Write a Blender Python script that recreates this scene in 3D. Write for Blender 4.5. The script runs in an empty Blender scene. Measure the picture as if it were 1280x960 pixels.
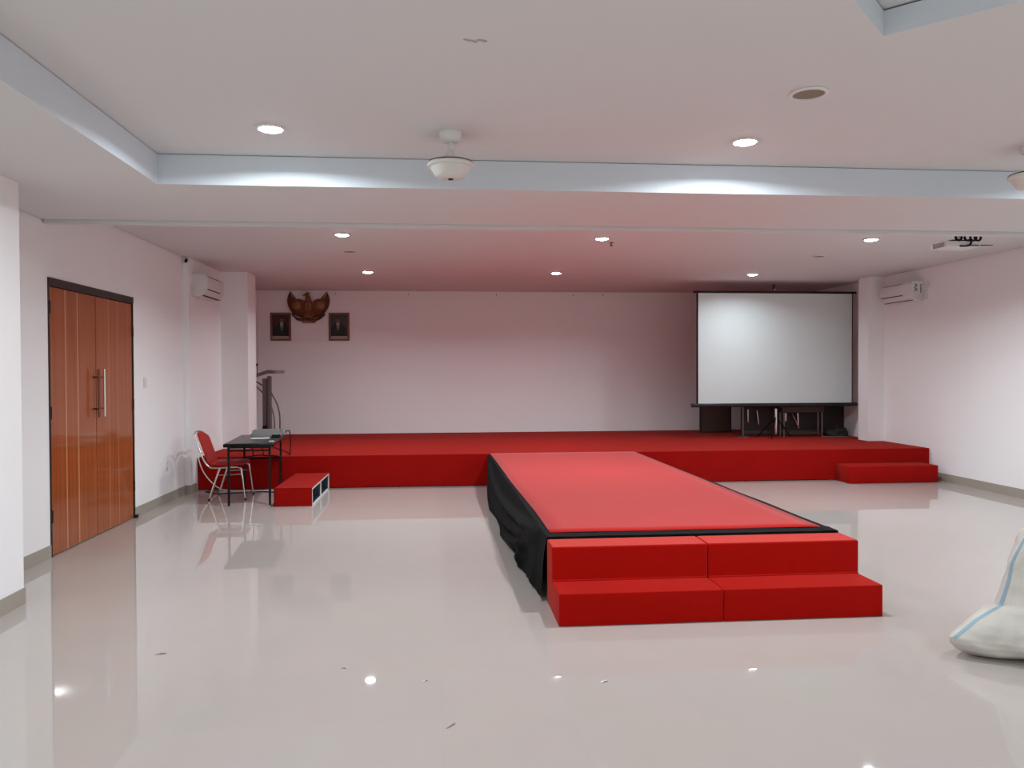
import bpy, bmesh, math, random
from mathutils import Vector, Matrix, noise
random.seed(7)
scene = bpy.context.scene
COL = scene.collection

# ------------------------------------------------------------------ camera, world, exposure
YAW, PITCH, ROLL, FPX, CAMH = 0.089923, 0.015740, -0.003532, 980.19, 1.6
cam_data = bpy.data.cameras.new('camera')
cam_data.sensor_fit = 'HORIZONTAL'; cam_data.sensor_width = 36.0
cam_data.lens = FPX * 36.0 / 1280.0
cam_data.clip_start = 0.05; cam_data.clip_end = 100
cam = bpy.data.objects.new('camera', cam_data); COL.objects.link(cam)
_fw = Vector((math.sin(YAW), math.cos(YAW), 0)); _rt = Vector((math.cos(YAW), -math.sin(YAW), 0)); _up = Vector((0, 0, 1))
_f = _fw * math.cos(PITCH) - _up * math.sin(PITCH); _u = _up * math.cos(PITCH) + _fw * math.sin(PITCH)
_r = _rt * math.cos(ROLL) + _u * math.sin(ROLL); _u = _u * math.cos(ROLL) - _rt * math.sin(ROLL)
_m = Matrix((_r, _u, -_f)).transposed().to_4x4(); _m.translation = Vector((0, 0, CAMH))
cam.matrix_world = _m
scene.camera = cam
world = bpy.data.worlds.new('world'); scene.world = world; world.use_nodes = True
world.node_tree.nodes['Background'].inputs[0].default_value = (0.6, 0.65, 0.7, 1)
world.node_tree.nodes['Background'].inputs[1].default_value = 0.0
vs = scene.view_settings
vs.view_transform = 'Standard'; vs.look = 'None'; vs.gamma = 1.0; vs.use_curve_mapping = False
vs.exposure = 0.11
LAMP_W, LAMP_SPREAD = 43.0, 166.0   # each downlight: watts of its beam, full beam angle
LENS = 46.0             # radiance of its frosted lens
LAMP_COLOR = (0.87, 0.948, 1.0)

# ------------------------------------------------------------------ measures of the room
XL, XR, YB, YREAR = -3.379, 7.195, 14.908, -5.5
ZC, ZS, ZSTAGE = 3.1225, 2.912, 0.448
YSTAGE = 10.984
YT, XT0, XT1, YT0 = 5.664, -1.955, 5.77, -2.0      # tray in the front ceiling
YSF = 7.02                                        # end of the lowered front ceiling
PI = math.pi

# ------------------------------------------------------------------ materials
def nt(m):
    m.use_nodes = True
    return m.node_tree, m.node_tree.nodes['Principled BSDF']
def mat(name, rgb, rough=0.5, metal=0.0, ior=1.45, spec=None, coat=0, bump=0.0, bscale=60, var=0.0, vscale=6.0, sheen=0.0, sheen_tint=None, emit=0):
    m = bpy.data.materials.new(name); t, b = nt(m); N = t.nodes; L = t.links
    b.inputs['Base Color'].default_value = (*rgb, 1)
    b.inputs['Roughness'].default_value = rough; b.inputs['Metallic'].default_value = metal
    b.inputs['IOR'].default_value = ior
    if spec is not None: b.inputs['Specular IOR Level'].default_value = spec
    if coat: b.inputs['Coat Weight'].default_value = coat; b.inputs['Coat Roughness'].default_value = 0.08
    if sheen:
        b.inputs['Sheen Weight'].default_value = sheen; b.inputs['Sheen Roughness'].default_value = 0.4
        if sheen_tint: b.inputs['Sheen Tint'].default_value = (*sheen_tint, 1)
    if emit:
        b.inputs['Emission Color'].default_value = (*rgb, 1); b.inputs['Emission Strength'].default_value = emit
    tc = N.new('ShaderNodeTexCoord')
    if var:
        n = N.new('ShaderNodeTexNoise'); n.inputs['Scale'].default_value = vscale; n.inputs['Detail'].default_value = 4
        L.new(tc.outputs['Object'], n.inputs['Vector'])
        mx = N.new('ShaderNodeMix'); mx.data_type = 'RGBA'
        mx.inputs['A'].default_value = (*[c * (1 - var) for c in rgb], 1); mx.inputs['B'].default_value = (*[min(1, c * (1 + var)) for c in rgb], 1)
        L.new(n.outputs['Fac'], mx.inputs['Factor']); L.new(mx.outputs['Result'], b.inputs['Base Color'])
    if bump:
        n = N.new('ShaderNodeTexNoise'); n.inputs['Scale'].default_value = bscale; n.inputs['Detail'].default_value = 3
        L.new(tc.outputs['Object'], n.inputs['Vector'])
        bp = N.new('ShaderNodeBump'); bp.inputs['Strength'].default_value = bump; bp.inputs['Distance'].default_value = 0.01
        L.new(n.outputs['Fac'], bp.inputs['Height']); L.new(bp.outputs['Normal'], b.inputs['Normal'])
    return m

M = {}
M['wall'] = mat('wall_paint', (0.90, 0.885, 0.885), 0.55, bump=0.03, bscale=8, var=0.012, vscale=1.5)
M['ceiling'] = mat('ceiling_paint', (0.70, 0.69, 0.69), 0.8, var=0.012, vscale=1.2)
M['riser'] = mat('pale_blue_paint', (0.66, 0.72, 0.77), 0.7, var=0.01)
M['baseboard'] = mat('baseboard_tile', (0.36, 0.325, 0.275), 0.25, var=0.04)
M['carpet'] = mat('red_carpet', (0.30, 0.0045, 0.003), 0.95, spec=0.1, bump=0.25, bscale=320, var=0.10, vscale=3, sheen=0.10, sheen_tint=(1, .42, .32))
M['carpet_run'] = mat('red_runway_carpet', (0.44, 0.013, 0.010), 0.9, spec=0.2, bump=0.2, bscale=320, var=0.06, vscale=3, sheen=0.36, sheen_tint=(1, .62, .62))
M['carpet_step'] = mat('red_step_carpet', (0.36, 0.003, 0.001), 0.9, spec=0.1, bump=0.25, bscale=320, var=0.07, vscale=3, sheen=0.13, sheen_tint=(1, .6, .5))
M['carpet_tread'] = mat('lit_red_carpet', (0.49, 0.018, 0.012), 0.9, spec=0.15, bump=0.25, bscale=320, var=0.07, vscale=3, sheen=0.28, sheen_tint=(1, .6, .5))  # paler copy of the step carpet: stronger light on upper treads put into colour
M['black_cloth'] = mat('black_cloth', (0.004, 0.0045, 0.005), 0.8, spec=0.12, bump=0.1, bscale=400)
M['heap_cloth'] = mat('dark_cloth', (0.022, 0.016, 0.015), 0.85)
M['black'] = mat('black_paint', (0.004, 0.004, 0.004), 0.4, spec=0.25)
M['black_matte'] = mat('black_matte', (0.006, 0.0055, 0.0055), 0.6, spec=0.2)
M['table_top'] = mat('black_laminate', (0.030, 0.027, 0.027), 0.30, bump=0.05, bscale=200)
M['bronze'] = mat('bronze', (0.22, 0.10, 0.06), 0.3, metal=1)
M['chrome'] = mat('chrome', (0.72, 0.70, 0.69), 0.15, metal=1)
M['steel'] = mat('brushed_steel', (0.30, 0.25, 0.24), 0.28, metal=1)
M['grey_steel'] = mat('grey_steel', (0.20, 0.17, 0.165), 0.4, metal=0.6)
M['red_vinyl'] = mat('red_seat_fabric', (0.38, 0.010, 0.006), 0.6, bump=0.1, bscale=250)
M['plastic'] = mat('white_plastic', (0.74, 0.72, 0.70), 0.35)
M['fan'] = mat('cream_enamel', (0.72, 0.71, 0.66), 0.3)
M['dark_slot'] = mat('dark_slot', (0.02, 0.018, 0.018), 0.7)
M['grey_mark'] = mat('grey_print', (0.16, 0.14, 0.14), 0.6)
M['speaker'] = mat('speaker_mesh', (0.27, 0.215, 0.16), 0.8, bump=0.3, bscale=500)
M['screen'] = mat('screen_fabric', (0.70, 0.78, 0.775), 0.65, spec=0.3)
M['screen_case'] = mat('screen_case', (0.010, 0.009, 0.010), 0.25)
M['gold_frame'] = mat('gilt_frame', (0.22, 0.085, 0.032), 0.4, var=0.15, vscale=20)
M['portrait_bg'] = mat('portrait_backdrop', (0.055, 0.022, 0.018), 0.5, var=0.4, vscale=6)
M['portrait_bg2'] = mat('portrait_backdrop_slate', (0.05, 0.05, 0.052), 0.5, var=0.3, vscale=6)
M['suit'] = mat('portrait_suit', (0.011, 0.010, 0.011), 0.5)
M['skin'] = mat('portrait_skin', (0.16, 0.085, 0.065), 0.5)
M['shirt'] = mat('portrait_shirt', (0.42, 0.38, 0.38), 0.5)
M['caption'] = mat('portrait_caption', (0.40, 0.31, 0.26), 0.5)
M['carved'] = mat('carved_wood', (0.21, 0.068, 0.020), 0.45, var=0.35, vscale=9, bump=0.3, bscale=40)
M['carved_light'] = mat('carved_wood_light', (0.30, 0.13, 0.05), 0.45, var=0.3, vscale=12)
M['carved_dark'] = mat('carved_wood_dark', (0.085, 0.022, 0.010), 0.45, var=0.3, vscale=12)
M['frame_board'] = mat('pale_board', (0.62, 0.60, 0.57), 0.6)
M['cubby'] = mat('dark_blue_board', (0.035, 0.055, 0.075), 0.5)
M['paper'] = mat('paper', (0.85, 0.84, 0.83), 0.7)
M['grey_device'] = mat('grey_plastic', (0.17, 0.175, 0.17), 0.45)
M['brown_board'] = mat('brown_board', (0.075, 0.045, 0.033), 0.5, var=0.2)
M['dark_board'] = mat('dark_board', (0.022, 0.013, 0.012), 0.5, var=0.2)
M['sack'] = mat('woven_sack', (0.55, 0.52, 0.47), 0.5, bump=0.35, bscale=150, var=0.07, vscale=9)
M['sack_blue'] = mat('sack_stripe', (0.24, 0.36, 0.44), 0.5)
M['hinge'] = mat('dark_hinge', (0.03, 0.02, 0.018), 0.4, metal=0.5)
M['door_frame'] = mat('door_frame_paint', (0.028, 0.016, 0.014), 0.45)
M['stain'] = mat('ceiling_stain', (0.45, 0.36, 0.33), 0.9)

# lamp lens
ml = bpy.data.materials.new('lamp_lens'); t, b = nt(ml)
b.inputs['Base Color'].default_value = (0.9, 0.9, 0.9, 1)
b.inputs['Emission Color'].default_value = (*LAMP_COLOR, 1); b.inputs['Emission Strength'].default_value = LENS
M['lens'] = ml

# glossy porcelain floor with barely visible joints
mf = bpy.data.materials.new('porcelain_tiles'); t, b = nt(mf); N = t.nodes; L = t.links
tc = N.new('ShaderNodeTexCoord'); br = N.new('ShaderNodeTexBrick')
br.offset = 0.0; br.squash = 1.0
for k, v in (('Scale', 1.0), ('Mortar Size', 0.0016), ('Mortar Smooth', 0.2), ('Brick Width', 0.6), ('Row Height', 0.6), ('Bias', 0.0)): br.inputs[k].default_value = v
br.inputs['Color1'].default_value = (0.455, 0.407, 0.374, 1); br.inputs['Color2'].default_value = (0.464, 0.415, 0.381, 1)
br.inputs['Mortar'].default_value = (0.445, 0.398, 0.365, 1)
L.new(tc.outputs['Object'], br.inputs['Vector'])
ns = N.new('ShaderNodeTexNoise'); ns.inputs['Scale'].default_value = 2.2; ns.inputs['Detail'].default_value = 6
L.new(tc.outputs['Object'], ns.inputs['Vector'])
mx = N.new('ShaderNodeMix'); mx.data_type = 'RGBA'; mx.blend_type = 'MULTIPLY'; mx.inputs['Factor'].default_value = 0.07
L.new(br.outputs['Color'], mx.inputs['A']); L.new(ns.outputs['Color'], mx.inputs['B']); L.new(mx.outputs['Result'], b.inputs['Base Color'])
b.inputs['Roughness'].default_value = 0.018; b.inputs['IOR'].default_value = 1.48
n2 = N.new('ShaderNodeTexNoise'); n2.inputs['Scale'].default_value = 1.7; n2.inputs['Detail'].default_value = 1
L.new(tc.outputs['Object'], n2.inputs['Vector'])
bp = N.new('ShaderNodeBump'); bp.inputs['Strength'].default_value = 0.008; bp.inputs['Distance'].default_value = 0.02
L.new(n2.outputs['Fac'], bp.inputs['Height']); L.new(bp.outputs['Normal'], b.inputs['Normal'])
M['floor'] = mf

# varnished veneer of the doors, vertical grain and two pale inlay lines per leaf (object Y)
def veneer(name, lines, strength):
    m = bpy.data.materials.new(name); t, b = nt(m); N = t.nodes; L = t.links
    tc = N.new('ShaderNodeTexCoord'); mp = N.new('ShaderNodeMapping')
    mp.inputs['Scale'].default_value = (1, 26, 0.45); L.new(tc.outputs['Object'], mp.inputs['Vector'])
    n = N.new('ShaderNodeTexNoise'); n.inputs['Scale'].default_value = 1.6; n.inputs['Detail'].default_value = 5; n.inputs['Distortion'].default_value = 0.4
    L.new(mp.outputs['Vector'], n.inputs['Vector'])
    cr = N.new('ShaderNodeValToRGB')
    cr.color_ramp.elements[0].position = 0.25; cr.color_ramp.elements[0].color = (0.27, 0.062, 0.018, 1)
    cr.color_ramp.elements[1].position = 0.75; cr.color_ramp.elements[1].color = (0.41, 0.115, 0.038, 1)
    L.new(n.outputs['Fac'], cr.inputs['Fac'])
    sp = N.new('ShaderNodeSeparateXYZ'); L.new(tc.outputs['Object'], sp.inputs['Vector'])
    prev = None
    for y in lines:
        s = N.new('ShaderNodeMath'); s.operation = 'SUBTRACT'; s.inputs[1].default_value = y; L.new(sp.outputs['Y'], s.inputs[0])
        a = N.new('ShaderNodeMath'); a.operation = 'ABSOLUTE'; L.new(s.outputs[0], a.inputs[0])
        c = N.new('ShaderNodeMath'); c.operation = 'LESS_THAN'; c.inputs[1].default_value = 0.010; L.new(a.outputs[0], c.inputs[0])
        if prev is None: prev = c
        else:
            d = N.new('ShaderNodeMath'); d.operation = 'MAXIMUM'; L.new(prev.outputs[0], d.inputs[0]); L.new(c.outputs[0], d.inputs[1]); prev = d
    k = N.new('ShaderNodeMath'); k.operation = 'MULTIPLY'; k.inputs[1].default_value = strength; L.new(prev.outputs[0], k.inputs[0])
    mx = N.new('ShaderNodeMix'); mx.data_type = 'RGBA'; mx.inputs['B'].default_value = (0.75, 0.42, 0.22, 1)
    L.new(cr.outputs['Color'], mx.inputs['A']); L.new(k.outputs[0], mx.inputs['Factor']); L.new(mx.outputs['Result'], b.inputs['Base Color'])
    b.inputs['Roughness'].default_value = 0.09; b.inputs['IOR'].default_value = 1.5
    return m
M['veneer_a'] = veneer('door_veneer_strong_inlay', (7.425, 7.661), 0.5)
M['veneer_b'] = veneer('door_veneer_faint_inlay', (8.352, 8.572), 0.22)

# ------------------------------------------------------------------ mesh helpers
class MB:
    def __init__(s): s.bm = bmesh.new()
    def box(s, x0, x1, y0, y1, z0, z1, bevel=0.0, seg=2, mx=None):
        r = bmesh.ops.create_cube(s.bm, size=1.0); v = r['verts']
        for q in v: q.co = Vector(((x0 + x1) / 2 + q.co.x * (x1 - x0), (y0 + y1) / 2 + q.co.y * (y1 - y0), (z0 + z1) / 2 + q.co.z * (z1 - z0)))
        if bevel:
            e = list({e for q in v for e in q.link_edges})
            r2 = bmesh.ops.bevel(s.bm, geom=e, offset=bevel, segments=seg, profile=0.5, affect='EDGES')
            v = list({q for f in r2['faces'] for q in f.verts} | {q for q in v if q.is_valid})
        if mx is not None:
            for q in v: q.co = mx @ q.co
        return s
    def prism(s, pts, d0, d1, axis='z'):
        def P(a, b, c):
            return {'z': (a, b, c), 'y': (a, c, b), 'x': (c, a, b)}[axis]
        lo = [s.bm.verts.new(P(a, b, d0)) for a, b in pts]; hi = [s.bm.verts.new(P(a, b, d1)) for a, b in pts]
        n = len(pts); s.bm.faces.new(lo[::-1]); s.bm.faces.new(hi)
        for i in range(n): s.bm.faces.new((lo[i], lo[(i + 1) % n], hi[(i + 1) % n], hi[i]))
        bmesh.ops.recalc_face_normals(s.bm, faces=s.bm.faces[:])
        return s
    def tube(s, pts, r, n=10, cap=True):
        pts = [Vector(p) for p in pts]; rings = []
        rad = r if isinstance(r, (list, tuple)) else [r] * len(pts)
        up = None
        for i, p in enumerate(pts):
            d = (pts[min(i + 1, len(pts) - 1)] - pts[max(i - 1, 0)]).normalized()
            if up is None:
                up = Vector((0, 0, 1)) if abs(d.z) < 0.9 else Vector((1, 0, 0))
            a = d.cross(up).normalized(); up = a.cross(d).normalized()
            rings.append([s.bm.verts.new(p + (a * math.cos(2 * PI * k / n) + up * math.sin(2 * PI * k / n)) * rad[i]) for k in range(n)])
        for i in range(len(rings) - 1):
            for k in range(n): s.bm.faces.new((rings[i][k], rings[i][(k + 1) % n], rings[i + 1][(k + 1) % n], rings[i + 1][k]))
        if cap: s.bm.faces.new(rings[0][::-1]); s.bm.faces.new(rings[-1])
        return s
    def lathe(s, prof, c=(0, 0, 0), n=40, axis='z'):
        rings = []
        for r, h in prof:
            if r < 1e-5: rings.append([s.bm.verts.new((c[0], c[1], c[2] + h))])
            else: rings.append([s.bm.verts.new((c[0] + r * math.cos(2 * PI * k / n), c[1] + r * math.sin(2 * PI * k / n), c[2] + h)) for k in range(n)])
        for a, b in zip(rings, rings[1:]):
            for k in range(n):
                q = [a[k % len(a)], a[(k + 1) % len(a)], b[(k + 1) % len(b)], b[k % len(b)]]
                u = []
                for w in q:
                    if w not in u: u.append(w)
                if len(u) > 2: s.bm.faces.new(u)
        return s
    def grid(s, fn, nu, nv):
        V = [[s.bm.verts.new(fn(i / nu, j / nv)) for j in range(nv + 1)] for i in range(nu + 1)]
        for i in range(nu):
            for j in range(nv): s.bm.faces.new((V[i][j], V[i + 1][j], V[i + 1][j + 1], V[i][j + 1]))
        return s
    def ellipsoid(s, c, r, u=20, v=12):
        q = bmesh.ops.create_uvsphere(s.bm, u_segments=u, v_segments=v, radius=1.0)['verts']
        for w in q: w.co = Vector((c[0] + w.co.x * r[0], c[1] + w.co.y * r[1], c[2] + w.co.z * r[2]))
        return s
    def build(s, name, m, parent=None, smooth=False, thick=0, subsurf=0, normals=True):
        if normals: bmesh.ops.recalc_face_normals(s.bm, faces=s.bm.faces[:])
        me = bpy.data.meshes.new(name); s.bm.to_mesh(me); s.bm.free()
        me.materials.append(M[m])
        if smooth:
            for p in me.polygons: p.use_smooth = True
            try: me.set_sharp_from_angle(angle=math.radians(40))
            except Exception: pass
        o = bpy.data.objects.new(name, me); COL.objects.link(o)
        if parent: o.parent = parent
        if thick:
            d = o.modifiers.new('solid', 'SOLIDIFY'); d.thickness = thick; d.offset = -1
        if subsurf:
            d = o.modifiers.new('sub', 'SUBSURF'); d.levels = subsurf; d.render_levels = subsurf
        return o
def tag(o, label, cat, group=None):
    o['label'] = label; o['category'] = cat
    if group: o['group'] = group
    return o
def thing(name, label, cat, loc=(0, 0, 0), rz=0, group=None):
    o = bpy.data.objects.new(name, None); COL.objects.link(o); o.empty_display_size = 0.1
    o.location = loc; o.rotation_euler = (0, 0, rz)
    return tag(o, label, cat, group)
def structure(o): o['kind'] = 'structure'; return o
def copy_tree(o, parent=None):
    c = o.copy(); COL.objects.link(c)
    if parent: c.parent = parent
    for ch in list(o.children): copy_tree(ch, c)
    return c
def smooth_path(pts, n=8):
    P = [Vector(p) for p in pts]; out = []
    for i in range(len(P) - 1):
        p0, p1, p2, p3 = P[max(i - 1, 0)], P[i], P[i + 1], P[min(i + 2, len(P) - 1)]
        for k in range(n):
            t = k / n
            out.append(0.5 * ((2 * p1) + (p2 - p0) * t + (2 * p0 - 5 * p1 + 4 * p2 - p3) * t * t + (3 * p1 - p0 - 3 * p2 + p3) * t ** 3))
    out.append(P[-1]); return out

# ------------------------------------------------------------------ the setting
structure(MB().box(XL - .3, XR + .3, YREAR - .3, YB + .3, -0.1, 0.0).build('floor', 'floor'))

DY0, DY1, DZ = 7.104, 8.976, 2.431          # door opening
wl = MB()
wl.box(XL - .2, XL, YREAR, DY0, 0, 3.3).box(XL - .2, XL, DY1, 10.69, 0, 3.3).box(XL - .2, XL, DY0, DY1, DZ, 3.3)
wl.box(XL - .2, -2.897, 5.05, 5.712, 0, 3.3)                       # near pillar
wl.box(XL - .2, -3.31, 10.69, 12.2, 0, 3.3)                      # thicker stretch of wall
wl.box(XL - .2, -2.915, 12.2, 12.72, 0, 3.3)                     # pillar beside the stage
wl.box(XL - .2, XL, 12.72, YB, 0, 3.3)
structure(wl.build('wall_left', 'wall'))
wr = MB().box(XR, XR + .2, YREAR, YB, 0, 3.3).box(6.925, XR + .1, 12.2, 12.50, 0, 3.3)
structure(wr.build('wall_right', 'wall'))
structure(MB().box(XL - .2, XR + .2, YB, YB + .2, 0, 3.3).build('wall_back', 'wall'))
structure(MB().box(XL - .2, XR + .2, YREAR - .2, YREAR, 0, 3.3).build('wall_rear', 'wall'))

# ceiling: high rear part over the stage, lowered border in front, raised tray with a turned square recess
ce = MB(); g = 0.012
ce.box(XL + g, XR - g, YSF, YB - g, ZC, ZC + .12)
for (a, b_, c, d) in ((XL + g, XT0, YREAR, YSF), (XT1, XR - g, YREAR, YSF), (XT0, XT1, YT, YSF), (XT0, XT1, YREAR, YT0)):
    ce.box(a, b_, c, d, ZS, ZC - .0045)
CX, CY, HD, RZ = 2.016, 1.83, 1.60, 0.115
o_ = [(XT0 - .015, YT + .015), (XT1 + .015, YT + .015), (XT1 + .015, YT0 - .015), (XT0 - .015, YT0 - .015)]
d_ = [(CX, CY + HD), (CX + HD, CY), (CX, CY - HD), (CX - HD, CY)]
ov = [ce.bm.verts.new((x, y, ZC)) for x, y in o_]; dv = [ce.bm.verts.new((x, y, ZC)) for x, y in d_]
ut = [ce.bm.verts.new((x, y, ZC + RZ)) for x, y in d_]
for i in range(4):
    ce.bm.faces.new((ov[i], ov[(i + 1) % 4], dv[i])); ce.bm.faces.new((ov[i], dv[i], dv[i - 1]))
    ce.bm.faces.new((dv[i], dv[(i + 1) % 4], ut[(i + 1) % 4], ut[i]))
s_ = 1.02
top = [ce.bm.verts.new((CX + (x - CX) * s_, CY + (y - CY) * s_, ZC + RZ + .008)) for x, y in d_]
ce.bm.faces.new(top)
cobj = structure(ce.build('ceiling', 'ceiling', normals=False))
cobj.data.materials.append(M['riser'])
for p in cobj.data.polygons:
    if abs(p.normal.z) < .2 and p.center.y < YSF - .01: p.material_index = 1
structure(MB().box(XL - .2, XR + .2, YREAR - .2, YB + .2, 3.3, 3.4).build('ceiling_slab', 'ceiling'))
structure(MB().box(XL + g, XR - g, YSF + .008, YSF + .075, ZS - .034, ZC).build('trim_1', 'ceiling'))

bl = MB()
for (a, b_, x) in ((YREAR, 5.05, XL), (5.712, DY0, XL), (DY1, 10.69, XL), (10.69, 10.95, -3.31)):
    bl.box(x, x + .008, a, b_, 0, .112)
bl.box(-2.897, -2.889, 5.042, 5.720, 0, .112).box(XL, -2.897, 5.712, 5.720, 0, .112).box(XL, -2.897, 5.042, 5.05, 0, .112).box(XL, -3.302, 10.682, 10.69, 0, .112)
structure(bl.build('baseboard_left', 'baseboard'))
structure(MB().box(XR - .008, XR, YREAR, 10.98, 0, .115).build('baseboard_right', 'baseboard'))
structure(MB().box(XL, XR, YREAR, YREAR + .008, 0, .115).build('baseboard_rear', 'baseboard'))

# double door in the left wall
door = structure(bpy.data.objects.new('door_1', None)); COL.objects.link(door)
door['label'] = 'double wooden door with pale vertical inlay lines in the left wall'
fr = MB().box(XL - .12, XL + .012, DY0, DY1, DZ - .072, DZ).box(XL - .12, XL + .008, DY0, DY0 + .022, 0, DZ - .07).box(XL - .12, XL + .008, DY1 - .022, DY1, 0, DZ - .07)
fr.box(XL - .14, XL - .12, DY0, DY1, 0, DZ)
fr.build('door_frame', 'door_frame', door)
def leaf(y0, y1, m): return MB().box(XL - .045, XL - .002, y0, y1, .008, DZ - .076, .003, 1).build('door_leaf', m, door)
la = leaf(DY0 + .026, 8.041, 'veneer_a'); la['label'] = 'left door leaf with two bright inlay lines'
lb = leaf(8.057, DY1 - .026, 'veneer_b'); lb['label'] = 'right door leaf with two faint inlay lines'
for par, y in ((la, 7.985), (lb, 8.115)):
    h = MB().tube([(XL + .05, y, 1.17), (XL + .05, y, 1.64)], .011, 12)
    for z in (1.25, 1.56): h.tube([(XL - .002, y, z), (XL + .05, y, z)], .009, 8)
    h.build('pull_handle', 'chrome' if par is lb else 'bronze', par, True)
for y, zs_ in ((DY0 + .02, (.3, 1.2, 2.12)), (DY1 - .02, (.3, 1.2, 2.0))):
    for z in zs_: MB().tube([(XL + .008, y, z), (XL + .008, y, z + .11)], .009, 8).build('hinge', 'hinge', door)
MB().box(XL, XL + .03, DY1 - .02, DY1 + .035, .0, .035).build('door_stop', 'hinge', door)

# ------------------------------------------------------------------ ceiling lights
def make_light():
    r = thing('ceiling_light', '', 'light', group='recessed downlights')
    MB().lathe([(.072, 0), (.092, 0), (.094, -.006), (.086, -.012), (.074, -.012), (.072, 0)], n=40).build('trim_ring', 'plastic', r, True)
    bm = MB(); bm.lathe([(.073, -.004), (.070, -.011), (.060, -.017), (.043, -.022), (.024, -.0245), (0, -.025)], n=24).build('lens', 'lens', r, True)
    ld = bpy.data.lights.new('beam', 'AREA'); ld.shape = 'DISK'; ld.size = .13; ld.energy = LAMP_W; ld.color = LAMP_COLOR; ld.spread = math.radians(LAMP_SPREAD)
    lo = bpy.data.objects.new('beam', ld); COL.objects.link(lo); lo.parent = r; lo.location = (0, 0, -.027)
    return r
Lp = make_light()
spots = [
 (-1.05, 5.02, 'round recessed downlight in the front ceiling, left of the near ceiling fan'),
 (2.012, 5.06, 'round recessed downlight in the front ceiling, between the two ceiling fans'),
 (5.07, 5.05, 'recessed downlight in the front ceiling, right of the right-hand fan'),
 (-1.082, 8.80, 'recessed downlight behind the ceiling step, above the left part of the floor'),
 (1.837, 8.85, 'recessed downlight behind the ceiling step, beside the small sprinkler'),
 (4.97, 8.70, 'recessed downlight behind the ceiling step, left of the ceiling projector'),
 (-1.101, 12.05, 'recessed downlight over the stage, nearest the carved eagle emblem'),
 (1.772, 12.0, 'recessed downlight over the middle of the stage'),
 (4.89, 11.98, 'recessed downlight over the stage, in front of the projection screen'),
 (-1.05, 1.2, 'recessed downlight in the ceiling tray, left of the turned square recess'),
 (5.07, 1.2, 'recessed downlight in the ceiling tray, right of the turned square recess'),
 (-1.05, -1.4, 'recessed downlight in the rear left corner of the ceiling tray'),
 (2.01, -1.4, 'recessed downlight in the rear middle of the ceiling tray'),
 (5.07, -1.4, 'recessed downlight in the rear right corner of the ceiling tray'),
]
for i, (x, y, lab) in enumerate(spots):
    q = Lp if i == 0 else copy_tree(Lp)
    q.location = (x, y, ZC); q['label'] = lab
    if 7 < y:
        for c in q.children:
            if c.type == 'LIGHT':
                c.data = c.data.copy(); c.data.spread = math.radians(152); c.data.energy = LAMP_W * ((.44 if x > 4 else .72) if y > 10 else (1.25 if x > 4 else 1.0))
for x, lab in ((-1.05, 'left'), (2.01, 'middle'), (5.07, 'right')):
    q = copy_tree(Lp); q.location = (x, -3.8, ZS); q['label'] = 'recessed downlight in the lowered ceiling at the rear of the hall, ' + lab

# ------------------------------------------------------------------ stage
def rough_top(bm_, amp=0.003, sc=3.0):
    for v in bm_.verts: v.co.z += amp * noise.noise(Vector((v.co.x * sc, v.co.y * sc, v.co.z * sc)))
stage = thing('stage_platform', 'wide low stage covered in red carpet along the back wall', 'stage', (1.9, YSTAGE, 0))
o = MB()
sx0, sx1 = -3.300, 7.185
o.box(sx0 - 1.9, sx1 - 1.9, 0.0, .02, .010, ZSTAGE, .003, 1)
o.box(sx0 - 1.9, sx1 - 1.9, 0.016, 12.19 - YSTAGE, ZSTAGE - .05, ZSTAGE, .004, 2)
o.box(-2.91 - 1.9, 6.92 - 1.9, 12.18 - YSTAGE, 12.74 - YSTAGE, ZSTAGE - .05, ZSTAGE)
o.box(XL + .005 - 1.9, 7.185 - 1.9, 12.73 - YSTAGE, YB - .005 - YSTAGE, ZSTAGE - .05, ZSTAGE)
o.build('carpet_cover', 'carpet', stage)
for x in (-3.22, -2.0, -0.6, .6, 1.9, 3.1, 4.4, 5.6, 7.0):
    MB().box(x - 1.9 - .02, x - 1.9 + .02, .03, .07, 0, ZSTAGE - .05).build('leg', 'black_matte', stage)

# runway
rw = thing('runway', 'long red-topped catwalk reaching from the stage towards the room', 'catwalk', (1.75, 8.2, 0))
ox, oy = 1.75, 8.2
def rel(pts): return [(x - ox, y - oy) for x, y in pts]
Yn = 5.535
deck = rel([(0.768, Yn), (2.775, Yn), (2.735, YSTAGE - .004), (0.690, YSTAGE - .004)])
bm = MB(); N_ = 40
def deckpt(u, v, z):
    y = Yn + (YSTAGE - .004 - Yn) * v
    x0 = .768 + (.680 - .768) * v + .010 * math.sin(v * 9.0) * (1 - v); x1 = 2.775 + (2.742 - 2.775) * v
    return Vector((x0 + (x1 - x0) * u - ox, y - oy, z + .0025 * noise.noise(Vector((u * 4, v * 9, 0)))))
bm.grid(lambda u, v: deckpt(u, v, ZSTAGE + .006), 14, N_)
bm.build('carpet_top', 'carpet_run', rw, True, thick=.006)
MB().prism(rel([(0.79, 5.46), (2.79, 5.46), (2.72, YSTAGE - .01), (0.71, YSTAGE - .01)]), ZSTAGE - .05, ZSTAGE - .012).build('deck_board', 'brown_board', rw)
for y in (5.6, 7.3, 9.0, 10.8):
    for x in (.85, 2.65): MB().box(x - ox - .02, x - ox + .02, y - oy - .02, y - oy + .02, 0, ZSTAGE - .05).build('leg', 'black_matte', rw)

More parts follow.
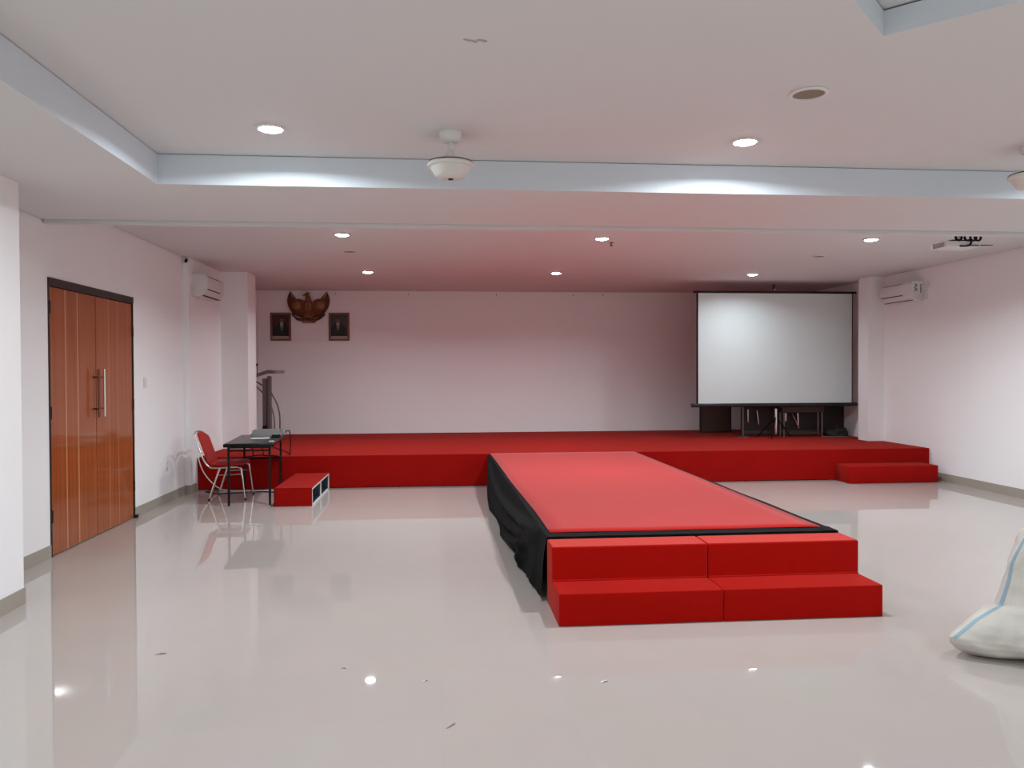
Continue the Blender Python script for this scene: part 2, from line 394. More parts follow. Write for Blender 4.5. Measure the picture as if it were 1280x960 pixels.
# black cloth over the runway deck, hanging on both sides
def cloth_left(u, v):
    y = 5.405 + (YSTAGE - .012 - 5.405) * u
    e = .735 + (.655 - .735) * u                      # edge of the deck
    w = max(0, 1 - abs(y - 6.35) / .5)                 # gather near the front
    d = y - 5.4
    # v: 0 on top of the deck, 0.12 at the edge, 1 at the hem
    if v < .1: return Vector((e + .10 * (1 - v / .1), y, ZSTAGE + .001 - .004 * (v / .1)))
    t = (v - .1) / .9
    hem = .012 + .10 * max(0, 1 - abs(y - 5.85) / .30) * 0.3
    z = ZSTAGE - (ZSTAGE - hem) * t
    x = e - .018 * math.sin(min(1, t * 4) * PI / 2)
    # swags: folds run down and forward, meeting at the gather
    for (y0, sag) in ((10.9, .16), (10.9, .30), (10.9, .43)):
        zz = ZSTAGE - sag * (0.15 + .95 * math.sin(PI * min(1, max(0, (10.95 - y) / (10.95 - 6.0)) * .92))) 
        x -= .06 * math.exp(-((z - zz) / .035) ** 2) * min(1, (10.95 - y) / 1.2) * min(1, max(0, (y - 5.7) / .6))
    x -= .07 * t * math.sin(PI * min(1, max(0, (y - 5.4) / 5.5))) ** .7
    # vertical folds beside the steps
    k = max(0, 1 - max(0, y - 6.5) / .7)
    x -= k * t * (.030 + .012 * math.sin(y * 11.0) + .004 * math.sin(y * 33.0))
    x -= .06 * math.exp(-((y - 6.30) / .10) ** 2) * math.exp(-((z - .10) / .07) ** 2)
    x += .006 * noise.noise(Vector((y * 3, z * 9, 1.3)))
    return Vector((x, y, z))
cl = MB(); cl.grid(cloth_left, 200, 44)
cl.grid(lambda u, v: Vector((.74 + (2.845 - .74) * u, 5.405 + .16 * v, ZSTAGE - .001 + .003 * noise.noise(Vector((u * 8, v * 2, 4))))), 60, 4)
cl.grid(lambda u, v: Vector((.74 + (2.845 - .74) * u, 5.405 + .004 * math.sin(u * 60), ZSTAGE - .001 - (ZSTAGE - .04) * v)), 60, 6)
def cloth_right(u, v):
    y = 5.405 + (YSTAGE - .012 - 5.405) * u
    e = 2.845 - .085 * u ** 1.4 + .005 * math.sin(y * 5)
    if v < .2: return Vector((e - .10 * (1 - v / .2), y, ZSTAGE + .001 - .004 * (v / .2)))
    t = (v - .2) / .8
    return Vector((e + .015 * math.sin(t * 2) + .018 * t * math.sin(y * 14), y, ZSTAGE - .003 - (ZSTAGE - .03) * t))
cl.grid(cloth_right, 160, 16)
c_ = cl.build('black_cloth', 'black_cloth', None, True, normals=False)
tag(c_, 'black cloth draped along the edges of the red catwalk', 'cloth')

# steps in front of the runway: two modules side by side
def steps(x0, x1, label, seed):
    r = thing('step_block', label, 'steps', ((x0 + x1) / 2, 4.84, 0), 0, 'red steps at the end of the catwalk')
    hw = (x1 - x0) / 2; H2, H1 = .430, .205
    prof = [(0, .003), (0, H1), (.302, H1), (.302, H2), (.556, H2), (.556, .003)]
    b_ = MB().prism(prof, -hw, hw, 'x')
    e = [e for e in b_.bm.edges if e.calc_length() > .1 and not all(abs(v.co.z) < .01 for v in e.verts)]
    bmesh.ops.bevel(b_.bm, geom=e, offset=.007, segments=3, profile=.5, affect='EDGES')
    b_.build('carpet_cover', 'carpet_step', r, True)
    MB().box(-hw + .006, hw - .006, .310, .552, H2, H2 + .003, .0014, 1).build('upper_tread', 'carpet_tread', r)  # thin added mat carrying the brighter, lit carpet colour
    # carpet lip at the foot of the upper riser: a slightly wavy fold
    n = 24
    pts = [(-hw + .004 + (2 * hw - .008) * i / n, .300, H1 + .003 + .005 * abs(noise.noise(Vector((i * .6 + seed, 0, 0))))) for i in range(n + 1)]
    MB().tube(pts, .006, 6).build('carpet_fold', 'carpet_step', r, True)
    MB().box(-hw + .02, hw - .02, .03, .53, 0, .01).build('base_board', 'dark_board', r)
    return r
steps(.727, 1.786, 'left half of the two-tread red carpeted steps ending the catwalk', 1)
steps(1.790, 2.854, 'right half of the two-tread red carpeted steps ending the catwalk', 5)

# single step at the right end of the stage
r = thing('low_step', 'low red carpeted step before the right end of the stage', 'step', (6.39, 10.77, 0))
MB().box(-.66, .66, -.205, .208, .004, .243, .008, 2).build('carpet_cover', 'carpet', r, True)
MB().box(-.64, .64, -.19, .19, 0, .01).build('base_board', 'dark_board', r)

# open box step at the left of the stage
r = thing('box_step', 'red carpeted box step with open dark cubbies beside the table', 'step', (-1.765, 10.22, 0))
x0, x1, y0, y1, zt = -.225, .225, -.70, .71, .222
cv = MB().box(x0, x1 - .004, y0, y1, zt - .008, zt, .003, 1).box(x0, x1 - .004, y0, y0 + .008, .004, zt).box(x0, x0 + .008, y0, y1, .004, zt)
cv.build('carpet_cover', 'carpet', r)
fb = MB().box(x0 + .008, x1, y0 + .008, y1, zt - .024, zt - .008).box(x0 + .008, x1, y0 + .008, y1, 0, .016)
for yy in (y0 + .008, -.01, y1 - .018): fb.box(x0 + .008, x1, yy, yy + .018, .016, zt - .024)
fb.build('frame_boards', 'frame_board', r)
for a, b_ in ((y0 + .026, -.01), (.008, y1 - .018)):
    c = MB(); e = .002
    c.box(x0 + .01, x0 + .03, a + e, b_ - e, .018, zt - .026).box(x0 + .03, x1 - .015, a + e, b_ - e, .016, .020).box(x0 + .03, x1 - .015, a + e, b_ - e, zt - .03, zt - .026)
    c.box(x0 + .03, x1 - .015, a + e, a + e + .004, .02, zt - .03).box(x0 + .03, x1 - .015, b_ - e - .004, b_ - e, .02, zt - .03)
    c.build('cubby_lining', 'cubby', r)

# ------------------------------------------------------------------ table, chair and what is on them
tb = thing('folding_table', 'narrow black folding table standing before the left end of the stage', 'table', (-2.368, 10.30, 0), .095)
tt = MB().box(-.280, .280, -.688, .688, .742, .752, .003, 1).build('table_top', 'table_top', tb, True)
MB().box(-.290, .290, -.698, .698, .708, .7495, .012, 3).build('edge_band', 'black', tt, True)
MB().box(-.25, .25, -.64, .64, .690, .712).build('apron', 'black', tb)
for sx in (-1, 1):
    for sy in (-1, 1):
        MB().box(sx * .237 - .0125, sx * .237 + .0125, sy * .625 - .0125, sy * .625 + .0125, 0, .71).build('leg', 'black', tb)
MB().tube([(-.237, .625, .44), (.237, .625, .44)], .012, 8).build('stretcher', 'black', tb, True)
MB().tube([(-.237, .615, .455), (-.03, .56, .485), (.237, .615, .455)], .007, 8).build('brace', 'black', tb, True)
for s in (-1, 1): MB().tube([(-.05 + s * .07, .60, .47), (-.05 + s * .05, .35, .70)], .007, 8).build('folding_strut', 'black', tb, True)
MB().tube([(-.237, -.625, .66), (.237, -.625, .66)], .010, 8).build('stretcher', 'black', tb, True)

ch = thing('stacking_chair', 'red upholstered chair with bent chrome frame tucked at the black table', 'chair', (-2.70, 10.33, 0), .02)
st = MB().box(-.20, .205, -.215, .215, .425, .475, .022, 4); st.build('seat', 'red_vinyl', ch, True)
bk = MB()
def backpt(u, v):
    y = (u - .5) * .37
    z = .46 + .385 * v
    narrow = 1 - .25 * max(0, (v - .75) / .25) ** 2
    x = -.235 - .130 * v - .040 * (1 - (2 * u - 1) ** 2) * (.4 + .6 * v) + .02
    return Vector((x, y * narrow, z - .035 * max(0, v - .8) / .2 * (2 * u - 1) ** 2))
bk.grid(backpt, 14, 12)
o = bk.build('backrest', 'red_vinyl', ch, True); d = o.modifiers.new('solid', 'SOLIDIFY'); d.thickness = .035; d.offset = 0
d = o.modifiers.new('bev', 'BEVEL'); d.width = .012; d.segments = 3
for s in (-1, 1):
    y = s * .222
    fp = smooth_path([(-.385, y * .86, .825), (-.345, y * .92, .70), (-.275, y * .97, .52), (-.21, y, .425), (-.13, y, .405), (.10, y, .412), (.165, y, .405), (.19, y * 1.02, .36), (.235, y * 1.06, .012)], 6)
    MB().tube(fp, .0115, 10).build('side_tube', 'chrome', ch, True)
    MB().tube(smooth_path([(-.07, y, .408), (-.10, y * 1.01, .33), (-.205, y * 1.06, .012)], 6), .0115, 10).build('rear_leg', 'chrome', ch, True)
    MB().tube([(-.115, y * 1.01, .315), (.196, y * 1.01, .325)], .007, 8).build('side_rail', 'chrome', ch, True)
    for x in (.235, -.205): MB().tube([(x, y * 1.06, 0), (x, y * 1.06, .022)], .0145, 10).build('foot_cap', 'black_matte', ch)
MB().tube([(-.19, -.232, .055), (-.19, .232, .055)], .007, 8).build('cross_rail', 'chrome', ch, True)
MB().tube([(.225, -.232, .055), (.225, .232, .055)], .007, 8).build('cross_rail', 'chrome', ch, True)
MB().tube(smooth_path([(-.385, -.191, .825), (-.405, -.1, .848), (-.412, 0, .853), (-.405, .1, .848), (-.385, .191, .825)], 5), .0115, 10).build('top_rail', 'chrome', ch, True)

dv = thing('grey_case', 'flat grey equipment case lying on the black table', 'device', (-2.295, 10.62, .752), .06)
MB().box(-.19, .19, -.17, .17, .006, .052, .008, 2).build('body', 'grey_device', dv, True)
MB().prism([(-.16, .05), (.16, .05), (.15, .092), (-.08, .092)], -.175, .175, 'x').build('sloped_lid', 'grey_device', dv)
for sx in (-1, 1):
    for sy in (-1, 1): MB().tube([(sx * .17, sy * .13, 0), (sx * .17, sy * .13, .01)], .012, 10).build('foot', 'black_matte', dv)
MB().box(.08, .19, -.174, -.17, .012, .036).build('socket_panel', 'black_matte', dv)
tag(MB().box(-.12, .11, -.06, .09, 0, .003, mx=Matrix.Translation((-2.325, 10.35, .7525)) @ Matrix.Rotation(.08, 4, 'Z')).build('paper_sheet', 'paper'), 'white sheet of paper in front of the grey case on the table', 'paper')
tag(MB().box(-.03, .03, -.02, .02, 0, .006, .002, 1, Matrix.Translation((-2.085, 9.86, .7525)) @ Matrix.Rotation(.3, 4, 'Z')).build('paper_scrap', 'paper'), 'tiny white paper scrap at the right edge of the black table', 'paper')
cb = MB().tube(smooth_path([(-2.10, 10.83, .785), (-2.11, 10.90, .80), (-2.085, 11.02, .79), (-2.075, 11.03, .66), (-2.08, 11.035, .55), (-2.09, 11.06, .48), (-2.12, 11.2, .458), (-2.25, 11.6, .456), (-2.6, 12.4, .456), (-2.74, 13.3, .456)], 6), .007, 8)
tag(cb.build('power_cable', 'black_matte', None, True), 'black cable running from the grey case over the table edge to the stage', 'cable')
cb = MB().tube(smooth_path([(-3.27, 11.05, .456), (-3.285, 10.965, .445), (-3.24, 10.95, .30), (-3.16, 10.94, .17), (-3.03, 10.92, .05), (-2.9, 10.9, .008), (-2.5, 10.8, .008), (-2.2, 10.85, .008)], 6), .007, 8)
tag(cb.build('pale_cable', 'plastic', None, True), 'pale cable hanging over the front of the stage behind the chair', 'cable')
cb = MB().tube(smooth_path([(-3.15, 10.80, .008), (-2.9, 10.62, .008), (-2.5, 10.72, .008), (-2.2, 10.66, .008), (-2.03, 10.7, .008)], 8), .007, 8)
tag(cb.build('floor_cable', 'black_matte', None, True), 'black cable lying on the floor under the black table', 'cable')

# ------------------------------------------------------------------ lectern in the left corner of the stage
lc = thing('lectern', 'dark steel lectern with curved tubes in the left corner of the stage', 'lectern', (-3.0, 13.85, ZSTAGE))
def W(x, z): return (x + 3.0, 0, z - ZSTAGE)
MB().box(-.24, .24, -.22, .22, 0, .03, .008, 2).build('base_plate', 'grey_steel', lc, True)
MB().box(-.052, .012, -.10, .10, .03, 1.05, .004, 1).build('column', 'steel', lc)
MB().box(.020, .075, -.06, .06, .03, 1.09, .004, 1).build('column', 'grey_steel', lc)
MB().box(-.05, .02, -.13, -.10, .06, .24, .004, 1).build('switch_box', 'black_matte', lc)
MB().prism([(-.20, 1.075), (.06, 1.165), (.06, 1.195), (-.20, 1.105)], -.22, .22, 'y').build('reading_desk', 'grey_steel', lc)
MB().box(.04, .265, -.2, .2, 1.135, 1.185, .006, 2).build('shelf_plate', 'steel', lc, True)
for y in (-.02,):
    MB().tube(smooth_path([(-.19, y, .93), (-.09, y, .83), (0, y, .72), (.08, y, .56), (.125, y, .36), (.128, y, .03)], 8), .013, 10).build('curved_tube', 'steel', lc, True)
    MB().tube(smooth_path([(-.18, y, 1.0), (.02, y, .87), (.10, y, .76), (.185, y, .58), (.222, y, .36), (.215, y, .03)], 8), .013, 10).build('curved_tube', 'grey_steel', lc, True)
mc = MB().tube(smooth_path([(-.145, -.05, 1.10), (-.147, -.05, 1.2), (-.148, -.05, 1.27)], 5), .006, 8).build('microphone_neck', 'black_matte', lc, True)
MB().tube([(-.148, -.05, 1.265), (-.148, -.05, 1.31)], .014, 10).build('microphone_head', 'black_matte', mc, True)

# ------------------------------------------------------------------ portraits and emblem on the back wall
def portrait(x0, x1, z0, z1, label, side):
    cx, cz = (x0 + x1) / 2, (z0 + z1) / 2; w, h = (x1 - x0) / 2, (z1 - z0) / 2
    r = thing('framed_portrait', label, 'picture', (cx, YB, cz))
    f = MB(); t_ = .036
    f.box(-w, w, -.03, 0, h - t_, h, .006, 1).box(-w, w, -.03, 0, -h, -h + t_, .006, 1).box(-w, -w + t_, -.03, 0, -h + t_, h - t_, .006, 1).box(w - t_, w, -.03, 0, -h + t_, h - t_, .006, 1)
    f.build('frame', 'gold_frame', r)
    a, b_ = w - t_, h - t_
    pic = MB().box(-a, a, -.012, -.004, -b_, b_).build('picture', 'portrait_bg' if side < 0 else 'portrait_bg2', r)
    MB().box(-a, a, -.0135, -.012, -b_, -b_ + .052).build('caption_strip', 'caption', pic)
    k = side * -.02
    # suit silhouette, shirt, head: flat shapes of a printed picture
    s = [(-a + .005, -b_ + .052), (a - .02 * (side < 0), -b_ + .052), (a - .02, -.03), (k + .07, .055), (k + .03, .085), (k - .03, .085), (k - .075, .05), (-a + .012, -.02)]
    MB().prism(s, -.0140, -.0125, 'y').build('suit', 'suit', pic)
    MB().prism([(k - .022, .08), (k + .022, .08), (k + .028, .05), (k + .012, -.06), (k - .012, -.06), (k - .028, .05)], -.0150, -.0135, 'y').build('shirt', 'shirt', pic)
    MB().prism([(k - .006, .06), (k + .006, .06), (k + .01, -.04), (k, -.06), (k - .01, -.04)], -.0156, -.0145, 'y').build('tie', 'suit', pic)
    hd = [(k + .036 * math.cos(i * PI / 10), .125 + .047 * math.sin(i * PI / 10)) for i in range(20)]
    MB().prism(hd, -.0150, -.0135, 'y').build('head', 'skin', pic)
    cap = [(k + .038 * math.cos(i * PI / 10), .148 + .030 * math.sin(i * PI / 10)) for i in range(11)]
    MB().prism(cap, -.0156, -.0145, 'y').build('hair', 'suit', pic)
portrait(-3.151, -2.777, 2.188, 2.709, 'framed portrait of a dark-suited man on a brown backdrop, left of the emblem', -1)
portrait(-2.086, -1.706, 2.188, 2.709, 'framed portrait of a dark-suited man on a slate backdrop, right of the emblem', 1)

em = thing('eagle_emblem', 'carved wooden eagle emblem with raised wings high on the back wall', 'emblem', (-2.449, YB, 2.80))
def wing(s):
    b_ = MB()
    outer = smooth_path([(.335, 0, .31), (.362, 0, .20), (.365, 0, .10), (.34, 0, .0), (.28, 0, -.09), (.19, 0, -.155), (.07, 0, -.185)], 5)
    inner = smooth_path([(.05, 0, .06), (.09, 0, .135), (.16, 0, .165), (.23, 0, .165), (.29, 0, .20), (.325, 0, .26)], 4)
    pts = [(s * p.x, p.z) for p in outer] + [(s * p.x, p.z) for p in inner]
    b_.prism(pts, -.022, 0, 'y')
    root = Vector((.07, 0, -.04)); n = len(outer)
    for k in range(1, n - 2, 2):           # carved feather ridges from shoulder to rim
        e = outer[k]; m_ = root.lerp(e, .5) + Vector((.03, 0, .03))
        b_.tube([(s * root.x, -.03, root.z), (s * m_.x, -.045, m_.z), (s * e.x * .97, -.028, e.z)], [.012, .015, .006], 8)
    return b_.build('wing', 'carved', em)
wing(-1); wing(1)
for s in (-1, 1):     # thick leading rim of the wing and covert bulge
    MB().tube(smooth_path([(s * .10, -.035, -.17), (s * .24, -.04, -.12), (s * .335, -.04, .0), (s * .365, -.04, .13), (s * .345, -.03, .24), (s * .335, -.02, .30)], 6), [.022] * 24 + [.018, .015, .012, .009, .007, .004, .003], 8).build('wing_rim', 'carved_dark', em, True)
    MB().ellipsoid((s * .215, -.040, .045), (.085, .028, .085)).build('wing_covert', 'carved_light', em, True)
MB().ellipsoid((0, -.06, .02), (.085, .06, .16)).build('body', 'carved', em, True)
hd = MB().tube(smooth_path([(0, -.07, .12), (-.005, -.085, .18), (-.015, -.09, .225)], 4), [.055] * 5 + [.05, .045, .04, .036], 12).ellipsoid((-.022, -.095, .235), (.045, .042, .038)).build('head', 'carved', em, True)
MB().tube([(-.055, -.10, .235), (-.085, -.105, .228), (-.10, -.105, .21)], [.018, .012, .003], 8).build('beak', 'carved_light', hd, True)
for k in range(4): MB().tube([(-.03 + k * .018, -.09, .262), (-.028 + k * .024, -.085, .30 - .006 * k)], [.010, .003], 6).build('crest_feather', 'carved_dark', hd, True)
sh = [(-.052, .075), (0, .088), (.052, .075), (.056, .02), (.04, -.03), (0, -.07), (-.04, -.03), (-.056, .02)]
so = MB().prism(sh, -.135, -.11, 'y').build('shield', 'carved_light', em)
MB().box(-.05, .05, -.139, -.133, .012, .022).box(-.005, .005, -.139, -.133, -.06, .08).build('shield_bars', 'carved_dark', so)
tl = MB()
for k in range(7):
    a = (k - 3) * .20
    p = [(-.018 + a * .10, -.10), (.018 + a * .10, -.10), (a * .17 + .022, -.27), (a * .17, -.285), (a * .17 - .022, -.27)]
    tl.prism(p, -.05 - .008 * (k % 2), 0, 'y')
tl.build('tail', 'carved_light', em)
for s in (-1, 1):
    MB().tube(smooth_path([(s * .04, -.06, -.08), (s * .07, -.075, -.14), (s * .085, -.09, -.185)], 4), .02, 8).build('leg', 'carved', em, True)
rb = MB()
def ribbon(u, v):
    x = (u - .5) * .60; s = abs(2 * u - 1)
    z = -.225 + .05 * s * s + .05 * max(0, s - .75) * 4 * s + .012 * math.cos(u * 14)
    return Vector((x, -.06 - .03 * (1 - s) + .02 * math.sin(u * 19), z + (v - .5) * .05))
rb.grid(ribbon, 40, 3); rb.build('ribbon', 'carved_dark', em, True, thick=.012)

# ------------------------------------------------------------------ projection screen on its stand
sc = thing('projection_screen', 'white projection screen with black edges on the right of the stage', 'screen', (5.69, 12.95, ZSTAGE))
X0, X1 = 4.335 - 5.69, 7.052 - 5.69; zb, ztp = 1.048 - ZSTAGE, 2.925 - ZSTAGE
MB().box(X0, X1, -.004, .004, zb, ztp).build('fabric', 'screen', sc)
for (a, b_) in ((X0 - .030, X0), (X1, X1 + .016)): MB().box(a, b_, -.005, .005, zb, ztp).build('black_border', 'black_matte', sc)
MB().tube([(X0 - .085, 0, ztp + .012), (X1 + .075, 0, ztp + .012)], .020, 14).build('top_bar', 'screen_case', sc, True)
MB().box(X0 - .12, X1 + .095, -.045, .045, zb - .062, zb, .014, 3).build('case', 'screen_case', sc, True)
MB().tube([(0, .06, .05), (0, .06, 2.63)], .014, 10).build('upper_pole', 'black', sc, True)
MB().tube([(.03, .05, .06), (.03, .05, .50)], .024, 12).build('stand_pole', 'chrome', sc, True)
MB().tube([(0, .06, ztp - .02), (0, .02, ztp + .08), (0, -.01, ztp + .05)], .010, 8).build('hook', 'chrome', sc, True)
for a in (2.2, 4.1, 0.35):
    MB().tube([(.03, .05, .36), (.03 + .34 * math.cos(a), .05 + .34 * math.sin(a), .012)], .011, 8).build('leg', 'black', sc, True)

# stored things behind and under the screen
ft = thing('stored_table', 'dark folded tabletop standing on edge behind the projection screen', 'table', (6.2, 13.43, ZSTAGE))
MB().box(-.93, .965, -.02, .02, 0, .60, .005, 1).build('table_top', 'dark_board', ft)
for x0, z0, x1, z1, in ((-.13, .40, -.13, .26), (-.02, .40, .10, .15), (.09, .40, .10, .13), (-.82, .47, -.82, .25), (-.66, .46, -.63, .21)):
    MB().tube([(x0, -.05, z0), (x1, -.05, z1)], .014, 8).build('folded_leg', 'chrome', ft, True)
MB().box(-.9, .9, -.05, -.02, .04, .09).build('edge_rail', 'brown_board', ft)
bn = thing('small_bench', 'brown bench on slim steel legs under the projection screen', 'bench', (6.275, 13.14, ZSTAGE))
MB().box(-.385, .365, -.02, .17, .425, .56, .006, 1).build('seat_box', 'brown_board', bn)
for x in (-.345, .345):
    for y in (0, .15): MB().tube([(x, y, 0), (x, y, .43)], .013, 8).build('leg', 'grey_steel', bn, True)
MB().tube([(-.345, 0, .055), (.345, 0, .055)], .016, 8).build('lower_rail', 'brown_board', bn, True)
MB().tube([(-.345, 0, .24), (-.345, .15, .24)], .010, 8).build('side_rail', 'grey_steel', bn, True)
pn = thing('wooden_panel', 'brown framed panel leaning on the back wall left of the bench', 'panel', (5.10, 14.25, ZSTAGE))
MB().box(-.28, .28, -.012, .012, .02, .58).build('board', 'brown_board', pn)
f = MB().box(-.30, -.27, -.02, .02, 0, .60).box(.27, .30, -.02, .02, 0, .60).box(-.27, .27, -.02, .02, .57, .60).box(-.27, .27, -.02, .02, 0, .03)
f.build('frame', 'dark_board', pn)
ms = thing('thin_stand', 'thin grey pole stand with a small foot left of the bench', 'stand', (5.235, 13.24, ZSTAGE))
MB().tube([(0, 0, .01), (0, 0, .58)], .013, 10).build('pole', 'grey_steel', ms, True)
MB().lathe([(0, 0), (.10, 0), (.10, .012), (.03, .022), (0, .024)], n=24).build('base', 'grey_steel', ms, True)
tag(MB().tube([(5.12, 14.78, ZSTAGE + .004), (5.13, 14.80, .72), (5.145, 14.885, 1.25)], .016, 8).build('black_rod', 'black_matte', None, True), 'black rod leaning on the back wall at the left edge of the screen', 'rod')
hp = MB(); hp.ellipsoid((6.90, 13.17, ZSTAGE + .055), (.20, .13, .11), 40, 24)
for v in hp.bm.verts:
    nn = noise.noise(v.co * 9.0) * .05 + noise.noise(v.co * 22.0) * .025
    v.co += (v.co - Vector((6.90, 13.17, ZSTAGE))).normalized() * nn
    v.co.z = max(v.co.z, ZSTAGE + .002)
tag(hp.build('cloth_heap', 'heap_cloth', None, True), 'crumpled dark cloth heaped on the stage right of the bench', 'cloth')
tag(MB().tube(smooth_path([(6.55, 13.02, ZSTAGE + .008), (6.70, 12.99, ZSTAGE + .008), (6.83, 13.01, ZSTAGE + .008), (6.95, 12.98, ZSTAGE + .008), (7.08, 13.03, ZSTAGE + .008)], 6), .009, 8).build('grey_cable', 'grey_steel', None, True), 'grey cable lying before the dark heap on the stage', 'cable')

# ------------------------------------------------------------------ air conditioners (local: back at x=0, front towards +x, length along y)
def aircon(loc, rz, label, ln, sticker):
    r = thing('air_conditioner', label, 'air conditioner', loc, rz)
    pr = [(0, 0), (.10, 0), (.17, .045), (.195, .10), (.195, .26), (.175, .295), (.0, .30)]
    pv = [(a, b_) for a, b_ in pr]
    b_ = MB(); lo = [b_.bm.verts.new((a, -ln / 2, z)) for a, z in pv]; hi = [b_.bm.verts.new((a, ln / 2, z)) for a, z in pv]
    b_.bm.faces.new(lo); b_.bm.faces.new(hi[::-1])
    for i in range(len(pv)): b_.bm.faces.new((lo[i], lo[(i + 1) % len(pv)], hi[(i + 1) % len(pv)], hi[i]))
    b_.build('body', 'plastic', r)
    MB().box(.190, .203, -ln / 2 + .02, ln / 2 - .02, .105, .262, .004, 2).build('front_panel', 'plastic', r, True)
    MB().box(.193, .206, -ln / 2 + .05, ln / 2 - .22, .092, .102).build('air_slot', 'dark_slot', r)
    MB().box(.150, .172, -ln / 2 + .04, ln / 2 - .04, .018, .045, mx=None).build('louver', 'plastic', r)
    MB().box(.115, .165, -ln / 2 + .06, ln / 2 - .06, .012, .032).build('outlet', 'dark_slot', r)
    MB().box(.186, .192, -ln / 2 + .08, ln / 2 - .25, .268, .274).build('top_seam', 'dark_slot', r)
    if sticker:
        e = ln / 2
        q = MB().box(.035, .050, e, e + .002, .12, .25).build('grille_mark', 'grey_mark', r)
        MB().tube(smooth_path([(.14, e + .001, .25), (.105, e + .001, .235), (.135, e + .001, .195), (.10, e + .001, .165), (.15, e + .001, .15)], 4), .008, 6).build('printed_mark', 'grey_mark', r)
        MB().tube(smooth_path([(.03, e, .22), (.03, e + .08, .22), (.025, e + .13, .24), (.025, e + .14, .27)], 5), .012, 8).build('pipe', 'plastic', r, True)
        MB().box(0, .03, e + .05, e + .11, .02, .15, .004, 1).build('pipe_cover', 'plastic', r)
    else:
        MB().box(0, .04, -ln / 2 - .05, -ln / 2, .02, .15, .004, 1).build('pipe_cover', 'plastic', r)
    return r
aircon((-3.31, 11.23, 2.62), 0, 'white wall air conditioner above the left end of the stage', .83, False)
aircon((XR, 11.575, 2.64), PI, 'white wall air conditioner on the right wall beside the screen', .83, True)

# ------------------------------------------------------------------ ceiling fans (bare motor housings, as in the photograph)
def fan(x, y, label):
    r = thing('ceiling_fan', label, 'fan', (x, y, ZC))
    MB().lathe([(0, 0), (.075, 0), (.075, -.012), (.068, -.04), (.05, -.06), (.025, -.066), (0, -.066)], n=36).build('canopy', 'fan', r, True)
    MB().lathe([(.019, -.05), (.019, -.11), (.024, -.115), (.030, -.15), (.030, -.16), (0, -.16)], n=24).build('rod', 'fan', r, True)
    MB().lathe([(0, -.148), (.05, -.15), (.055, -.165), (.10, -.172), (.142, -.188), (.150, -.203), (.146, -.216), (.128, -.222), (.122, -.240), (.112, -.250), (.108, -.262), (.09, -.280), (.05, -.290), (0, -.291)], n=48).build('motor_housing', 'fan', r, True)
    MB().lathe([(.1425, -.1870), (.1435, -.190), (.1465, -.1935), (.1455, -.1945)], n=48).build('housing_seam', 'dark_slot', r, True)
    MB().lathe([(.016, -.288), (.016, -.297), (0, -.298)], n=16).build('end_cap', 'dark_slot', r, True)
fan(.066, 5.04, 'cream bladeless ceiling fan motor hanging left of centre')
fan(4.025, 5.03, 'cream ceiling fan motor at the far right of the front ceiling')

# ceiling speakers
def speaker(x, y, r_, label):
    q = thing('ceiling_speaker', label, 'speaker', (x, y, ZC))
    MB().lathe([(r_ - .02, -.001), (r_, -.001), (r_, -.006), (r_ - .008, -.012), (r_ - .02, -.012), (r_ - .022, -.004)], n=40).build('rim', 'plastic', q, True)
    MB().lathe([(0, -.007), (r_ - .02, -.006), (r_ - .02, -.001), (0, -.001)], n=40).build('grille', 'speaker', q, True)
speaker(2.014, 4.16, .105, 'round tan-faced ceiling speaker in the front ceiling')
speaker(-1.141, 10.034, .10, 'round flush ceiling speaker over the left side of the hall near the stage')
speaker(5.0, 10.038, .10, 'round flush ceiling speaker left of the projector near the stage')
sp = thing('sprinkler', 'small dark sprinkler head beside the middle downlight', 'sprinkler', (2.01, 9.15, ZC))
MB().lathe([(0, 0), (.028, 0), (.028, -.006), (.01, -.012), (.01, -.035), (0, -.035)], n=20).build('escutcheon', 'grey_steel', sp, True)
MB().lathe([(0, -.033), (.022, -.036), (.022, -.040), (0, -.042)], n=16).build('deflector', 'dark_slot', sp, True)

# projector under the ceiling
pj = thing('projector', 'white projector hung under the ceiling near the right wall', 'projector', (5.53, 8.02, ZC))
MB().box(-.19, .19, -.14, .14, -.215, -.150, .014, 3).build('body', 'plastic', pj, True)
MB().lathe([(0, 0), (.036, 0), (.036, .03), (.028, .03), (.028, .012), (0, .012)], n=20).build('lens', 'dark_slot', pj, True).matrix_local = Matrix.Translation((-.10, .14, -.175)) @ Matrix.Rotation(-PI / 2, 4, 'X')
for k in range(5): MB().box(-.194, -.189, -.10, .10, -.205 + .010 * k, -.201 + .010 * k).build('vent_slot', 'grey_mark', pj)
MB().box(.03, .17, -.143, -.139, -.206, -.190).build('port_strip', 'grey_mark', pj)
MB().box(-.12, .19, -.12, .12, -.150, -.136, .003, 1).build('mount_plate', 'black_matte', pj)
MB().tube([(.05, 0, -.14), (.05, 0, 0)], .022, 12).build('mount_pole', 'plastic', pj, True)
for x in (-.05, .05, .115, .165):
    MB().tube([(x + .034 * math.cos(k * PI / 8), -.13, -.112 + .034 * math.sin(k * PI / 8)) for k in range(17)], .012, 6, False).build('cable_loop', 'black_matte', pj, True)
MB().tube(smooth_path([(.08, -.13, -.14), (.075, -.155, -.165), (.05, -.16, -.20), (.0, -.155, -.208), (-.05, -.15, -.208)], 5), .010, 6).build('cable', 'black_matte', pj, True)
MB().tube([(.18, -.10, -.19), (.36, -.10, -.186)], [.006, .004], 8).build('antenna_arm', 'black_matte', pj, True)
MB().ellipsoid((.185, -.10, -.19), (.022, .022, .022), 12, 8).build('arm_joint', 'black_matte', pj, True)

